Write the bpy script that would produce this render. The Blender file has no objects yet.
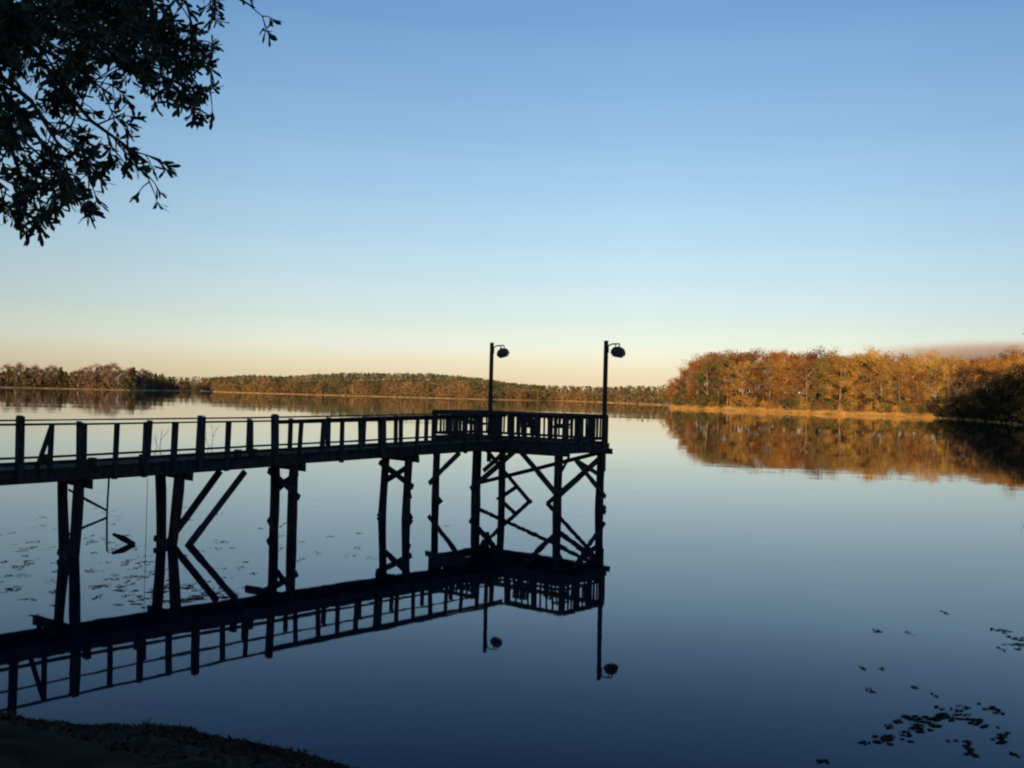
import bpy, bmesh, math, random
from math import sin, cos, pi, radians, sqrt, atan2
from mathutils import Vector, Matrix, noise
import numpy as np

random.seed(7)
rng = np.random.default_rng(11)
S = bpy.context.scene
COL = S.collection

# ------------------------------------------------------------------ helpers
def link(o, parent=None):
    COL.objects.link(o)
    if parent is not None:
        o.parent = parent
    return o

def tag(o, label=None, cat=None, group=None, kind=None):
    if label: o['label'] = label
    if cat: o['category'] = cat
    if group: o['group'] = group
    if kind: o['kind'] = kind
    return o

def thing(name, label, cat, loc=(0, 0, 0), rz=0, group=None):
    o = bpy.data.objects.new(name, None)
    o.empty_display_size = .2
    o.location = loc
    o.rotation_euler = (0, 0, rz)
    link(o)
    return tag(o, label, cat, group)

class MB:
    """collects polygons, builds one mesh object"""
    def __init__(s):
        s.v = []; s.f = []; s.m = []
    def add(s, vs, fs, mi=0):
        b = len(s.v)
        s.v += [tuple(p) for p in vs]
        s.f += [tuple(i + b for i in f) for f in fs]
        s.m += [mi] * len(fs)
    def beam(s, a, b, w, h, up=(0, 0, 1), jit=0.0, mi=0):
        a = Vector(a); b = Vector(b); d = (b - a).normalized()
        up = Vector(up)
        if abs(d.dot(up)) > .97: up = Vector((.628, .778, 0))
        x = d.cross(up).normalized(); y = x.cross(d).normalized()
        vs = []
        for p in (a, b):
            for sx, sy in ((-1, -1), (1, -1), (1, 1), (-1, 1)):
                j = Vector((random.uniform(-jit, jit), random.uniform(-jit, jit), random.uniform(-jit, jit)))
                vs.append(p + x * sx * w / 2 + y * sy * h / 2 + j)
        s.add(vs, [(0, 1, 2, 3), (7, 6, 5, 4), (0, 4, 5, 1), (1, 5, 6, 2), (2, 6, 7, 3), (3, 7, 4, 0)], mi)
    def tube(s, pts, rad, n=8, mi=0, caps=True):
        pts = [Vector(p) for p in pts]
        if not hasattr(rad, '__len__'): rad = [rad] * len(pts)
        vs = []; fs = []
        px = None
        for i, p in enumerate(pts):
            if i == 0: d = pts[1] - p
            elif i == len(pts) - 1: d = p - pts[i - 1]
            else: d = pts[i + 1] - pts[i - 1]
            d.normalize()
            if px is None:
                px = d.orthogonal().normalized()
            x = (px - d * px.dot(d))
            if x.length < 1e-4: x = d.orthogonal()
            x.normalize(); px = x
            y = d.cross(x)
            for k in range(n):
                a = 2 * pi * k / n
                vs.append(p + (x * cos(a) + y * sin(a)) * rad[i])
        for i in range(len(pts) - 1):
            for k in range(n):
                k2 = (k + 1) % n
                fs.append((i * n + k, i * n + k2, (i + 1) * n + k2, (i + 1) * n + k))
        if caps:
            fs.append(tuple(range(n - 1, -1, -1)))
            fs.append(tuple((len(pts) - 1) * n + k for k in range(n)))
        s.add(vs, fs, mi)
    def lathe(s, prof, n=20, mat=None, mi=0):
        vs = []; fs = []
        for r, z in prof:
            for k in range(n):
                a = 2 * pi * k / n
                vs.append(Vector((r * cos(a), r * sin(a), z)))
        for i in range(len(prof) - 1):
            for k in range(n):
                k2 = (k + 1) % n
                fs.append((i * n + k, i * n + k2, (i + 1) * n + k2, (i + 1) * n + k))
        fs.append(tuple(range(n - 1, -1, -1)))
        fs.append(tuple((len(prof) - 1) * n + k for k in range(n)))
        if mat: vs = [mat @ v for v in vs]
        s.add(vs, fs, mi)
    def build(s, name, mats, parent=None, smooth=False):
        me = bpy.data.meshes.new(name)
        me.from_pydata(s.v, [], s.f)
        if not isinstance(mats, (list, tuple)): mats = [mats]
        for m in mats: me.materials.append(m)
        me.polygons.foreach_set('material_index', s.m)
        if smooth: me.polygons.foreach_set('use_smooth', [True] * len(s.f))
        me.update()
        return link(bpy.data.objects.new(name, me), parent)

def np_mesh(name, V, F, mats, parent=None, mi=None, smooth=False):
    """V (n,3); F (m,k) equal sized polygons"""
    me = bpy.data.meshes.new(name)
    n, k = F.shape
    me.vertices.add(len(V)); me.vertices.foreach_set('co', V.astype(np.float32).ravel())
    me.loops.add(n * k); me.loops.foreach_set('vertex_index', F.astype(np.int32).ravel())
    me.polygons.add(n)
    me.polygons.foreach_set('loop_start', np.arange(0, n * k, k, dtype=np.int32))
    me.polygons.foreach_set('loop_total', np.full(n, k, dtype=np.int32))
    if not isinstance(mats, (list, tuple)): mats = [mats]
    for m in mats: me.materials.append(m)
    if mi is not None: me.polygons.foreach_set('material_index', mi.astype(np.int32))
    if smooth: me.polygons.foreach_set('use_smooth', np.ones(n, dtype=bool))
    me.update(calc_edges=True); me.validate()
    return link(bpy.data.objects.new(name, me), parent)

# ------------------------------------------------------------------ materials
def new_mat(name):
    m = bpy.data.materials.new(name); m.use_nodes = True
    nt = m.node_tree
    return m, nt, nt.nodes['Principled BSDF'], nt.nodes['Material Output']

def noise_mat(name, cols, scale=3, rough=.85, detail=6, coord='Object', objrand=0.0, stretch=None,
              bump=0.0, bscale=None, spec=.3, lo=.3, hi=.7, translucent=0):
    m, nt, bs, out = new_mat(name)
    N, L = nt.nodes, nt.links
    tc = N.new('ShaderNodeTexCoord')
    src = tc.outputs[coord]
    if coord == 'World':
        pass
    mp = N.new('ShaderNodeMapping'); L.new(src, mp.inputs[0])
    if stretch: mp.inputs['Scale'].default_value = stretch
    nz = N.new('ShaderNodeTexNoise'); nz.inputs['Scale'].default_value = scale; nz.inputs['Detail'].default_value = detail
    L.new(mp.outputs[0], nz.inputs['Vector'])
    fac = nz.outputs['Fac']
    if objrand:
        oi = N.new('ShaderNodeObjectInfo')
        ma = N.new('ShaderNodeMath'); ma.operation = 'MULTIPLY_ADD'
        L.new(oi.outputs['Random'], ma.inputs[0]); ma.inputs[1].default_value = objrand
        ad = N.new('ShaderNodeMath'); ad.operation = 'ADD'; ad.inputs[1].default_value = -objrand / 2
        L.new(fac, ad.inputs[0]); L.new(ad.outputs[0], ma.inputs[2])
        fac = ma.outputs[0]
    cr = N.new('ShaderNodeValToRGB')
    el = cr.color_ramp.elements
    for i, c in enumerate(cols):
        p = lo + (hi - lo) * i / max(1, len(cols) - 1)
        if i < 2: e = el[i]; e.position = p
        else: e = el.new(p)
        e.color = (*c, 1)
    L.new(fac, cr.inputs[0]); L.new(cr.outputs[0], bs.inputs['Base Color'])
    bs.inputs['Roughness'].default_value = rough
    bs.inputs['Specular IOR Level'].default_value = spec
    if bump:
        b = N.new('ShaderNodeBump'); b.inputs['Strength'].default_value = bump
        n2 = N.new('ShaderNodeTexNoise'); n2.inputs['Scale'].default_value = bscale or scale * 4
        L.new(mp.outputs[0], n2.inputs['Vector']); L.new(n2.outputs['Fac'], b.inputs['Height'])
        L.new(b.outputs[0], bs.inputs['Normal'])
    if translucent:
        tr = N.new('ShaderNodeBsdfTranslucent'); L.new(cr.outputs[0], tr.inputs[0])
        mx = N.new('ShaderNodeMixShader'); mx.inputs[0].default_value = translucent
        L.new(bs.outputs[0], mx.inputs[1]); L.new(tr.outputs[0], mx.inputs[2]); L.new(mx.outputs[0], out.inputs[0])
    return m

M = {}
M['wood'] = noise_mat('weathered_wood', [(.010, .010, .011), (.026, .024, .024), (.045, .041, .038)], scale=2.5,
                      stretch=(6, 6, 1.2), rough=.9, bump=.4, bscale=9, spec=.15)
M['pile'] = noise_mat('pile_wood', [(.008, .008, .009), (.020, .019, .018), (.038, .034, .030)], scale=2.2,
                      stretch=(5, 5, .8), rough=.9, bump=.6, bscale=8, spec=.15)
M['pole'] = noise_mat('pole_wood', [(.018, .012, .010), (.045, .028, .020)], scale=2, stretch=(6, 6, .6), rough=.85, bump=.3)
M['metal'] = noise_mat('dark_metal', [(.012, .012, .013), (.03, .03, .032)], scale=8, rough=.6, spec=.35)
M['galv'] = noise_mat('galvanised_metal', [(.10, .10, .11), (.2, .2, .21)], scale=10, rough=.45, spec=.5)
M['lens'] = noise_mat('lamp_lens', [(.05, .05, .055), (.09, .09, .09)], scale=10, rough=.25, spec=.5)
M['chair'] = noise_mat('chair_wood', [(.012, .010, .010), (.03, .025, .022)], scale=4, rough=.8)
M['bark'] = noise_mat('pale_bark', [(.06, .045, .035), (.14, .11, .08), (.26, .21, .16)], scale=.9, stretch=(1, 1, .4), rough=.9, objrand=.35)
M['bark_dark'] = noise_mat('dark_bark', [(.02, .016, .013), (.06, .05, .04)], scale=3, stretch=(3, 3, .6), rough=.95, bump=.8, bscale=10)
M['rust'] = noise_mat('rust_leaves', [(.08, .030, .009), (.19, .078, .019), (.32, .145, .034)], scale=.35, rough=.9, objrand=.35, translucent=.25)
M['tan'] = noise_mat('tan_leaves', [(.14, .078, .018), (.30, .18, .040), (.46, .30, .075)], scale=.35, rough=.9, objrand=.35, translucent=.25)
M['brown'] = noise_mat('brown_twigs', [(.05, .025, .012), (.11, .058, .024), (.19, .11, .045)], scale=.4, rough=.9, objrand=.35, translucent=.15)
M['olive'] = noise_mat('olive_leaves', [(.035, .040, .012), (.085, .085, .025), (.15, .13, .04)], scale=.35, rough=.9, objrand=.35, translucent=.2)
M['pine'] = noise_mat('pine_needles', [(.015, .025, .010), (.035, .05, .018), (.06, .07, .028)], scale=.3, rough=.9, objrand=.3, translucent=.1)
M['oakleaf'] = noise_mat('oak_leaves', [(.012, .020, .010), (.030, .042, .018), (.05, .06, .025)], scale=3, rough=.55, translucent=.12, spec=.3)
M['oakbark'] = noise_mat('oak_bark', [(.012, .010, .009), (.035, .030, .025)], scale=3, stretch=(3, 3, .7), rough=.95, bump=.7, bscale=12)
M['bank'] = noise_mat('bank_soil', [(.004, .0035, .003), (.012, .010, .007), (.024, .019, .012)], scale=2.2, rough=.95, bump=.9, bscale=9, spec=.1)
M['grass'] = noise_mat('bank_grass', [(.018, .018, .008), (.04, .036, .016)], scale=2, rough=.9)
M['land'] = noise_mat('far_ground', [(.10, .055, .025), (.22, .13, .06), (.33, .21, .10)], scale=.03, rough=.95, spec=.1)
M['shore'] = noise_mat('shore_sand', [(.20, .12, .05), (.42, .27, .10), (.58, .40, .17)], scale=.25, rough=.95, spec=.1)
M['weed'] = noise_mat('water_weed', [(.005, .005, .004), (.014, .010, .007), (.03, .02, .012)], scale=6, rough=.9, spec=.05)
# far woods: one mass, colour varies by place
M['farwood'] = noise_mat('far_wood_orange', [(.06, .042, .024), (.12, .082, .040), (.19, .13, .062)], scale=.035, detail=8, rough=.95)
M['farpine'] = noise_mat('far_wood_green', [(.022, .030, .014), (.045, .052, .022), (.08, .075, .032)], scale=.03, detail=8, rough=.95)

M['darkwood'] = noise_mat('far_wood_brown', [(.05, .034, .025), (.11, .07, .048), (.17, .115, .075)], scale=.035, detail=8, rough=.95)
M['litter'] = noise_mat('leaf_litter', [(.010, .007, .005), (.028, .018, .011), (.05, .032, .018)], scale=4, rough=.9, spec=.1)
M['reed'] = noise_mat('dry_reeds', [(.20, .12, .035), (.36, .23, .07), (.50, .34, .12)], scale=.15, rough=.9, translucent=.3)
M['shade'] = noise_mat('shade_darkened_evergreen', [(.007, .009, .006), (.016, .018, .010), (.030, .030, .016)], scale=.3, rough=.95, spec=.1)  # shade put into the leaf colour of the right-edge trees and bushes
# water
def water_mat():
    m, nt, bs, out = new_mat('lake_water')
    N, L = nt.nodes, nt.links
    N.remove(bs)
    g = N.new('ShaderNodeNewGeometry')
    def nz(scale, st, detail=3, rot=0):
        mp = N.new('ShaderNodeMapping'); mp.inputs['Scale'].default_value = st; mp.inputs['Rotation'].default_value = (0, 0, rot)
        L.new(g.outputs['Position'], mp.inputs[0])
        n = N.new('ShaderNodeTexNoise'); n.inputs['Scale'].default_value = scale; n.inputs['Detail'].default_value = detail
        L.new(mp.outputs[0], n.inputs['Vector']); return n.outputs['Fac']
    a = nz(.9, (1, .8, 1), 3); b = nz(.07, (.6, 1.5, 1), 3, .2); c = nz(.012, (.5, 2.2, 1), 2, -.15)
    # light air touches the lake in broad patches only: ripples are stronger there
    pr = N.new('ShaderNodeMapRange'); pr.inputs[1].default_value = .42; pr.inputs[2].default_value = .68
    pr.inputs[3].default_value = .5; pr.inputs[4].default_value = 3.2; L.new(c, pr.inputs[0])
    mb = N.new('ShaderNodeMath'); mb.operation = 'MULTIPLY_ADD'
    L.new(b, mb.inputs[0]); mb.inputs[1].default_value = 5.0; L.new(a, mb.inputs[2])
    mm = N.new('ShaderNodeMath'); mm.operation = 'MULTIPLY'; L.new(mb.outputs[0], mm.inputs[0]); L.new(pr.outputs[0], mm.inputs[1])
    bp = N.new('ShaderNodeBump'); bp.inputs['Strength'].default_value = 1.0
    bp.inputs['Distance'].default_value = .0018
    L.new(mm.outputs[0], bp.inputs['Height'])
    fr = N.new('ShaderNodeFresnel'); fr.inputs['IOR'].default_value = 1.40; L.new(bp.outputs[0], fr.inputs['Normal'])
    df = N.new('ShaderNodeBsdfDiffuse'); df.inputs['Color'].default_value = (.002, .005, .011, 1)
    gl = N.new('ShaderNodeBsdfGlossy'); gl.inputs['Roughness'].default_value = .02
    L.new(bp.outputs[0], gl.inputs['Normal'])
    # steeper reflections dimmed and tinted blue in the gloss colour, beyond plain water
    mr = N.new('ShaderNodeMapRange'); mr.inputs[1].default_value = .14; mr.inputs[2].default_value = .31; L.new(fr.outputs[0], mr.inputs[0])
    mc = N.new('ShaderNodeMix'); mc.data_type = 'RGBA'; mc.inputs[6].default_value = (.33, .43, .60, 1); mc.inputs[7].default_value = (.96, .99, 1, 1)
    L.new(mr.outputs[0], mc.inputs[0]); L.new(mc.outputs[2], gl.inputs['Color'])
    mx = N.new('ShaderNodeMixShader'); L.new(fr.outputs[0], mx.inputs[0]); L.new(df.outputs[0], mx.inputs[1]); L.new(gl.outputs[0], mx.inputs[2])
    L.new(mx.outputs[0], out.inputs[0])
    return m
M['water'] = water_mat()

# ------------------------------------------------------------------ sky, sun, camera
SUN_EL = 5.0
SUN_AZ = (-.30, -1.0)          # horizontal direction towards the sun (behind the camera, a little left)
def make_world():
    w = bpy.data.worlds.new('World'); S.world = w; w.use_nodes = True
    nt = w.node_tree; N, L = nt.nodes, nt.links
    bg = N['Background']
    sky = N.new('ShaderNodeTexSky'); sky.sky_type = 'NISHITA'; sky.sun_disc = False
    sky.sun_elevation = radians(SUN_EL); sky.sun_rotation = atan2(SUN_AZ[0], SUN_AZ[1])
    sky.air_density = SKY_AIR; sky.dust_density = SKY_DUST; sky.ozone_density = SKY_OZ
    # evening haze near the horizon opposite the sun: pale cream low down, clear blue above, by true elevation
    tc = N.new('ShaderNodeTexCoord'); sx = N.new('ShaderNodeSeparateXYZ'); L.new(tc.outputs['Generated'], sx.inputs[0])
    cr = N.new('ShaderNodeValToRGB'); cr.color_ramp.interpolation = 'CARDINAL'
    stops = [(0.0, (238, 211, 172)), (.02, (243, 223, 186)), (.034, (247, 237, 205)), (.049, (245, 246, 226)), (.075, (227, 242, 233)),
             (.11, (211, 234, 241)), (.15, (193, 225, 243)), (.195, (175, 212, 240)), (.245, (156, 198, 234)), (.29, (141, 185, 226)),
             (.357, (120, 166, 214)), (.6, (84, 132, 188)), (1.0, (58, 102, 163))]
    lin = lambda c: tuple(((v / 255 + .055) / 1.055) ** 2.4 for v in c)
    el = cr.color_ramp.elements
    for i, (ps, c) in enumerate(stops):
        e = el[i] if i < 2 else el.new(ps)
        e.position = ps; e.color = (*lin(c), 1)
    L.new(sx.outputs['Z'], cr.inputs[0])
    # the sky is brightest opposite the sun and falls off to both sides
    br = N.new('ShaderNodeValToRGB'); be = br.color_ramp.elements
    mr = N.new('ShaderNodeMapRange'); mr.inputs[1].default_value = -1; mr.inputs[2].default_value = 1
    L.new(sx.outputs['X'], mr.inputs[0]); L.new(mr.outputs[0], br.inputs[0])
    for i, (ps, c) in enumerate(((-.47, (.68, .70, .72)), (-.22, (.88, .89, .90)), (.13, (1, 1, 1)), (.32, (.95, .955, .96)), (.47, (.84, .86, .89)))):
        e = be[i] if i < 2 else be.new((ps + 1) / 2)
        e.position = (ps + 1) / 2; e.color = (*c, 1)
    tint = N.new('ShaderNodeMix'); tint.data_type = 'RGBA'; tint.blend_type = 'MULTIPLY'; tint.inputs[0].default_value = 1
    L.new(cr.outputs[0], tint.inputs[6]); L.new(br.outputs[0], tint.inputs[7])
    sc = N.new('ShaderNodeVectorMath'); sc.operation = 'SCALE'; sc.inputs['Scale'].default_value = 1 / (SKY_STR * 2 ** EXPO)
    L.new(tint.outputs[2], sc.inputs[0])
    mf = N.new('ShaderNodeMapRange'); mf.inputs[1].default_value = -.3; mf.inputs[2].default_value = .6
    mf.inputs[3].default_value = .25; mf.inputs[4].default_value = .97
    L.new(sx.outputs['Y'], mf.inputs[0])
    mx = N.new('ShaderNodeMix'); mx.data_type = 'RGBA'
    L.new(mf.outputs[0], mx.inputs[0]); L.new(sky.outputs[0], mx.inputs[6]); L.new(sc.outputs[0], mx.inputs[7])
    L.new(mx.outputs[2], bg.inputs[0]); bg.inputs[1].default_value = SKY_STR
EXPO = .9
SKY_AIR, SKY_DUST, SKY_OZ, SKY_STR = 1.0, .6, 3.0, .15
make_world()
sd = bpy.data.lights.new('sun', 'SUN'); sd.energy = 5.0; sd.angle = radians(.5); sd.color = (1.0, .60, .25)
so = bpy.data.objects.new('sun', sd); link(so)
hx = Vector((SUN_AZ[0], SUN_AZ[1], 0)).normalized()
sdir = Vector((hx.x * cos(radians(SUN_EL)), hx.y * cos(radians(SUN_EL)), sin(radians(SUN_EL))))
so.rotation_euler = sdir.to_track_quat('Z', 'Y').to_euler()

cd = bpy.data.cameras.new('camera'); cam = bpy.data.objects.new('camera', cd); link(cam)
F = 980.0
CH = 3.45
cd.sensor_width = 36; cd.lens = 36 * F / 1024; cd.clip_end = 20000; cd.clip_start = .1
pitch = math.atan(11.5 / F)
roll = radians(1.35)
Rm = Matrix.Rotation(pi / 2 + pitch, 4, 'X') @ Matrix.Rotation(roll, 4, 'Z')
cam.matrix_world = Matrix.Translation((0, 0, CH)) @ Rm
S.camera = cam
S.view_settings.view_transform = 'Standard'; S.view_settings.look = 'None'
S.view_settings.exposure = EXPO; S.view_settings.gamma = 1
S.render.engine = 'CYCLES'; S.cycles.pixel_filter_type = 'BLACKMAN_HARRIS'; S.cycles.filter_width = 2.1
S.render.resolution_x = 1024; S.render.resolution_y = 768

def polar(px, d, z=0):
    """ground point seen in the direction of image column px, at forward distance d"""
    return Vector(((px - 512) / F * d, d, z))

# ------------------------------------------------------------------ terrain
def sm(a, b, x):
    t = max(0., min(1., (x - a) / (b - a))); return t * t * (3 - 2 * t)

def interp(x, xs, ys):
    return float(np.interp(x, xs, ys))

# lake surface
wm = MB()
wm.add([(-6000, -40, 0), (6000, -40, 0), (6000, 9000, 0), (-6000, 9000, 0)], [(0, 1, 2, 3)])
w = wm.build('lake_water', M['water']); tag(w, kind='structure')

# near bank: shoreline y as function of x
NB_X = [-400, -120, -60, -30, -22, -15, -9, -5.1, -3.1, -1.9, -1.45, 0, 3, 8, 20, 40, 60, 75, 88, 108, 135, 170, 400]
NB_Y = [120, 60, 30, 18, 14, 11.8, 10.6, 9.9, 9.75, 9.25, 8.95, 8.3, 8.0, 8.2, 9.5, 18, 50, 100, 147, 180, 220, 260, 300]
def y_shore(x): return interp(x, NB_X, NB_Y)
def near_h(x, y):
    d = (y_shore(x) - y)
    if abs(x) > 12: d *= .8
    n = noise.noise(Vector((x * .9, y * .9, 0))) * .14 + noise.noise(Vector((x * 3.1, y * 3.1, 3))) * .08 + noise.noise(Vector((x * 8, y * 8, 3))) * .02
    if d < 0: return max(-1.5, d * .35) + n * .5
    h = 1.85 * (1 - math.exp(-d / 4.6)) * 1.06
    back = -y
    h += 15 * sm(14, 52, back) + noise.noise(Vector((x * .03, y * .03, 5))) * 2.0 * sm(10, 40, back)
    if x > 60: h += 4 * sm(2, 40, d)
    return h + n * sm(0, .6, d)
xs = np.unique(np.concatenate([np.arange(-400, -20, 14), np.arange(-20, -8, .5), np.arange(-8, 4, .12), np.arange(4, 20, .6), np.arange(20, 400, 8)]))
ys = np.unique(np.concatenate([np.arange(-300, -10, 8), np.arange(-10, 4, .7), np.arange(4, 12.5, .1), np.arange(12.5, 30, 1.2), np.arange(30, 320, 8)]))
V = np.array([(x, y, near_h(x, y)) for y in ys for x in xs])
nx = len(xs)
Fq = np.array([(j * nx + i, j * nx + i + 1, (j + 1) * nx + i + 1, (j + 1) * nx + i)
               for j in range(len(ys) - 1) for i in range(nx - 1)])
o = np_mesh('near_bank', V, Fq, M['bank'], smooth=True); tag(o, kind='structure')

# far land: shoreline distance by image column (forward distance), columns beyond the frame continue it
FC = [-1400, -900, -500, -200, 0, 60, 130, 170, 200, 215, 260, 400, 480, 520, 560, 600, 640, 664, 667.5, 671, 690, 730, 800, 860, 905, 940, 965, 990, 1024, 1080, 1300, 1600]
FD = [110, 230, 420, 700, 850, 880, 900, 1050, 1300, 1000, 900, 770, 740, 760, 800, 720, 600, 560, 540, 392, 372, 345, 313, 292, 279, 270, 255, 228, 195, 165, 130, 110]
def far_d(px): return interp(px, FC, FD)
def far_h(px, d, ds):
    """terrain height: d forward distance, ds shore distance"""
    e = d - ds
    if e < 0: return max(-3, e * .1)
    h = (1.3 if px > 668 else .8) * sm(-1, 5, e) + 2.0 * sm(10, 120, e)
    if px > 668: h += 4 * sm(25, 110, e)
    if px < 205: h += 3 * sm(60, 400, e)
    elif px < 640: h += interp(px, [205, 320, 400, 470, 540, 640], [6, 13, 16, 15, 5, 2]) * sm(30, 330, e)
    h += noise.noise(Vector((px * .01, d * .01, 1))) * 1.2 * sm(20, 200, e)
    return h
cols = sorted(set(list(np.arange(-1400, 0, 25.)) + list(np.arange(0, 1040, 3.)) + list(np.arange(1040, 1600, 20.)) + FC))
offs = [-60, -20, -6, -2, 0, 2, 5, 9, 14, 22, 35, 60, 100, 160, 260, 400, 700, 1300, 3000, 8000]
V = []; 
for px in cols:
    ds = far_d(px)
    ds += noise.noise(Vector((px * .05, 0, 9))) * ds * .006
    for e in offs:
        d = ds + e
        V.append((*polar(px, d)[:2], far_h(px, d, ds)))
V = np.array(V); no = len(offs)
Fq = np.array([(i * no + j, (i + 1) * no + j, (i + 1) * no + j + 1, i * no + j + 1) for i in range(len(cols) - 1) for j in range(no - 1)])
mi = np.array([1 if 3 <= j <= 5 else 0 for i in range(len(cols) - 1) for j in range(no - 1)])
o = np_mesh('far_shore_land', V, Fq, [M['land'], M['shore']], mi=mi, smooth=True); tag(o, kind='structure')

# ------------------------------------------------------------------ trees (prototypes)
def blades(P, size, rngl, flat=.0, aspect=1.0):
    """P (n,3) centres -> quads of random orientation"""
    n = len(P)
    u = rngl.normal(size=(n, 3)); u /= np.linalg.norm(u, axis=1)[:, None]
    v = rngl.normal(size=(n, 3)); v -= (v * u).sum(1)[:, None] * u; v /= np.linalg.norm(v, axis=1)[:, None]
    s = size * rngl.uniform(.55, 1.35, n)[:, None]
    a = u * s * .5 * aspect; b = v * s * .5
    Q = np.stack([P - a, P - b * .8 + a * .1, P + a, P + b * .8 - a * .1], 1).reshape(-1, 3)
    return Q, np.arange(4 * n).reshape(n, 4)

def hardwood(seed, H, W, leaf, dens=1.0, low=.22, bark='bark', nclump=30):
    """returns (trunk mesh builder, crown V, crown F)"""
    r = random.Random(seed); rl = np.random.default_rng(seed)
    mb = MB()
    tips = []
    def limb(p, d, L, rad, lvl):
        pts = [p]; q = p.copy(); dd = d.copy()
        n = 4
        for i in range(n):
            dd = (dd + Vector((r.uniform(-1, 1), r.uniform(-1, 1), r.uniform(-.4, .8))) * .22).normalized()
            q = q + dd * L / n; pts.append(q.copy())
        mb.tube(pts, [rad * (1 - .75 * i / n) for i in range(n + 1)], 5 if lvl else 7, caps=False)
        if lvl >= 2:
            tips.append((q.copy(), L * .75)); tips.append((pts[2].copy(), L * .6)); return
        k = 3 if lvl else r.randint(3, 4)
        for j in range(k):
            a = r.uniform(0, 2 * pi); t = r.choice([2, 3, 4])
            nd = (dd * .5 + Vector((cos(a), sin(a), r.uniform(.0, .7))) * .8).normalized()
            limb(pts[t], nd, L * r.uniform(.5, .7), rad * .45, lvl + 1)
    lean = Vector((r.uniform(-.06, .06), r.uniform(-.06, .06), 1))
    pts = [Vector((0, 0, -1))] + [Vector((lean.x * z + r.uniform(-.1, .1), lean.y * z + r.uniform(-.1, .1), z)) for z in np.linspace(.2, H * .86, 7)]
    R = H * .014
    mb.tube(pts, [R * 1.4, R * 1.15] + [R * (1 - .13 * i) for i in range(1, 7)], 7, caps=False)
    nl = 9
    for i in range(nl):
        z = H * (low + (.80 - low) * (i + r.random()) / nl)
        a = i * 2.4 + r.uniform(-.5, .5)
        up = .25 + .9 * z / H
        L = W * .5 * (.95 - .5 * abs(z / H - .5)) * r.uniform(.75, 1.15)
        k = min(6, max(1, int(z / H / .86 * 7)))
        limb(Vector((lean.x * z, lean.y * z, z)), Vector((cos(a), sin(a), up)).normalized(), L, R * .5, 1)
    for i in range(4):
        a = i * 1.7; limb(pts[-1], Vector((cos(a) * .6, sin(a) * .6, 1)).normalized(), H * .13, R * .35, 2)
    P = []
    for c, s in tips:
        n = int(11 * dens * r.uniform(.4, 1.3))
        g = np.clip(rl.normal(size=(n, 3)), -1.5, 1.5) * np.array([s * .42, s * .42, s * .34])
        P.append(np.array(c) + g)
    P = np.concatenate(P); P = P[P[:, 2] > H * .06]
    return mb, P, rl

def make_tree(name, seed, H, W, leafmat, leafsize, dens, label, group, low=.22, bark='bark'):
    mb, P, rl = hardwood(seed, H, W, leafsize, dens, low)
    root = thing(name, label, 'tree', group=group)
    mb.build('trunk', M[bark], root)
    Vq, Fq = blades(P, leafsize, rl)
    np_mesh('crown', Vq, Fq, M[leafmat], root)
    return root

def make_pine(name, seed, H, W, label, group, mat='pine', base=.15, leafsize=.6, dens=1.0):
    r = random.Random(seed); rl = np.random.default_rng(seed)
    mb = MB(); mb.tube([(0, 0, -1), (r.uniform(-.2, .2), 0, H * .5), (r.uniform(-.3, .3), 0, H * .97)], [H * .014, H * .010, .05], 7, caps=False)
    P = []
    nt_ = int(H * 2.0)
    for i in range(nt_):
        z = H * (base + (1 - base) * (i / nt_))
        rad = W * .5 * (1 - (z / H - base) / (1 - base)) ** .7 * r.uniform(.6, 1.15) + .3
        for j in range(r.randint(3, 5)):
            a = r.uniform(0, 2 * pi)
            tip = Vector((cos(a) * rad, sin(a) * rad, z + rad * r.uniform(-.1, .25)))
            mb.tube([(0, 0, z), tip], [.05, .015], 4, caps=False)
            n = int(7 * dens * max(1, rad))
            t = rl.uniform(.3, 1.05, n)[:, None]
            P.append(np.array([0, 0, z]) * (1 - t) + np.array(tip) * t + rl.normal(size=(n, 3)) * .3)
    P = np.concatenate(P)
    root = thing(name, label, 'tree', group=group)
    mb.build('trunk', M['bark_dark'], root)
    Vq, Fq = blades(P, leafsize, rl)
    np_mesh('crown', Vq, Fq, M[mat], root)
    return root

def make_shrub(name, seed, H, W, leafmat, label, group, leafsize=.3):
    r = random.Random(seed); rl = np.random.default_rng(seed)
    mb = MB(); P = []
    for i in range(11):
        a = r.uniform(0, 2 * pi); k = r.uniform(.1, 1)
        tip = Vector((cos(a) * W * .5 * k, sin(a) * W * .5 * k, H * r.uniform(.5, 1)))
        mb.tube([(cos(a) * .1, sin(a) * .1, -.4), tip * .6, tip], [.06, .04, .015], 4, caps=False)
        n = 60
        P.append(np.array(tip) * rl.uniform(.45, 1.05, n)[:, None] + rl.normal(size=(n, 3)) * .4)
    P = np.concatenate(P); P = P[P[:, 2] > 0]
    root = thing(name, label, 'shrub', group=group)
    mb.build('stem', M['bark'], root)
    Vq, Fq = blades(P, leafsize, rl)
    np_mesh('foliage', Vq, Fq, M[leafmat], root)
    return root

def copy_tree(o, **kw):
    c = o.copy(); COL.objects.link(c)
    for ch in o.children:
        d = ch.copy(); COL.objects.link(d); d.parent = c
    return c

class Kind:
    def __init__(s, protos): s.p = protos; s.used = set()
    def place(s, i, loc, rz, sc, label=None, group=None, cat=None):
        i %= len(s.p)
        if i in s.used: o = copy_tree(s.p[i])
        else: o = s.p[i]; s.used.add(i)
        o.location = loc; o.rotation_euler = (0, 0, rz)
        o.scale = sc if hasattr(sc, '__len__') else (sc, sc, sc)
        if label: o['label'] = label
        if group: o['group'] = group
        return o
    def finish(s):
        for i, p in enumerate(s.p):
            if i not in s.used:
                for ch in list(p.children): bpy.data.objects.remove(ch)
                bpy.data.objects.remove(p)

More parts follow.
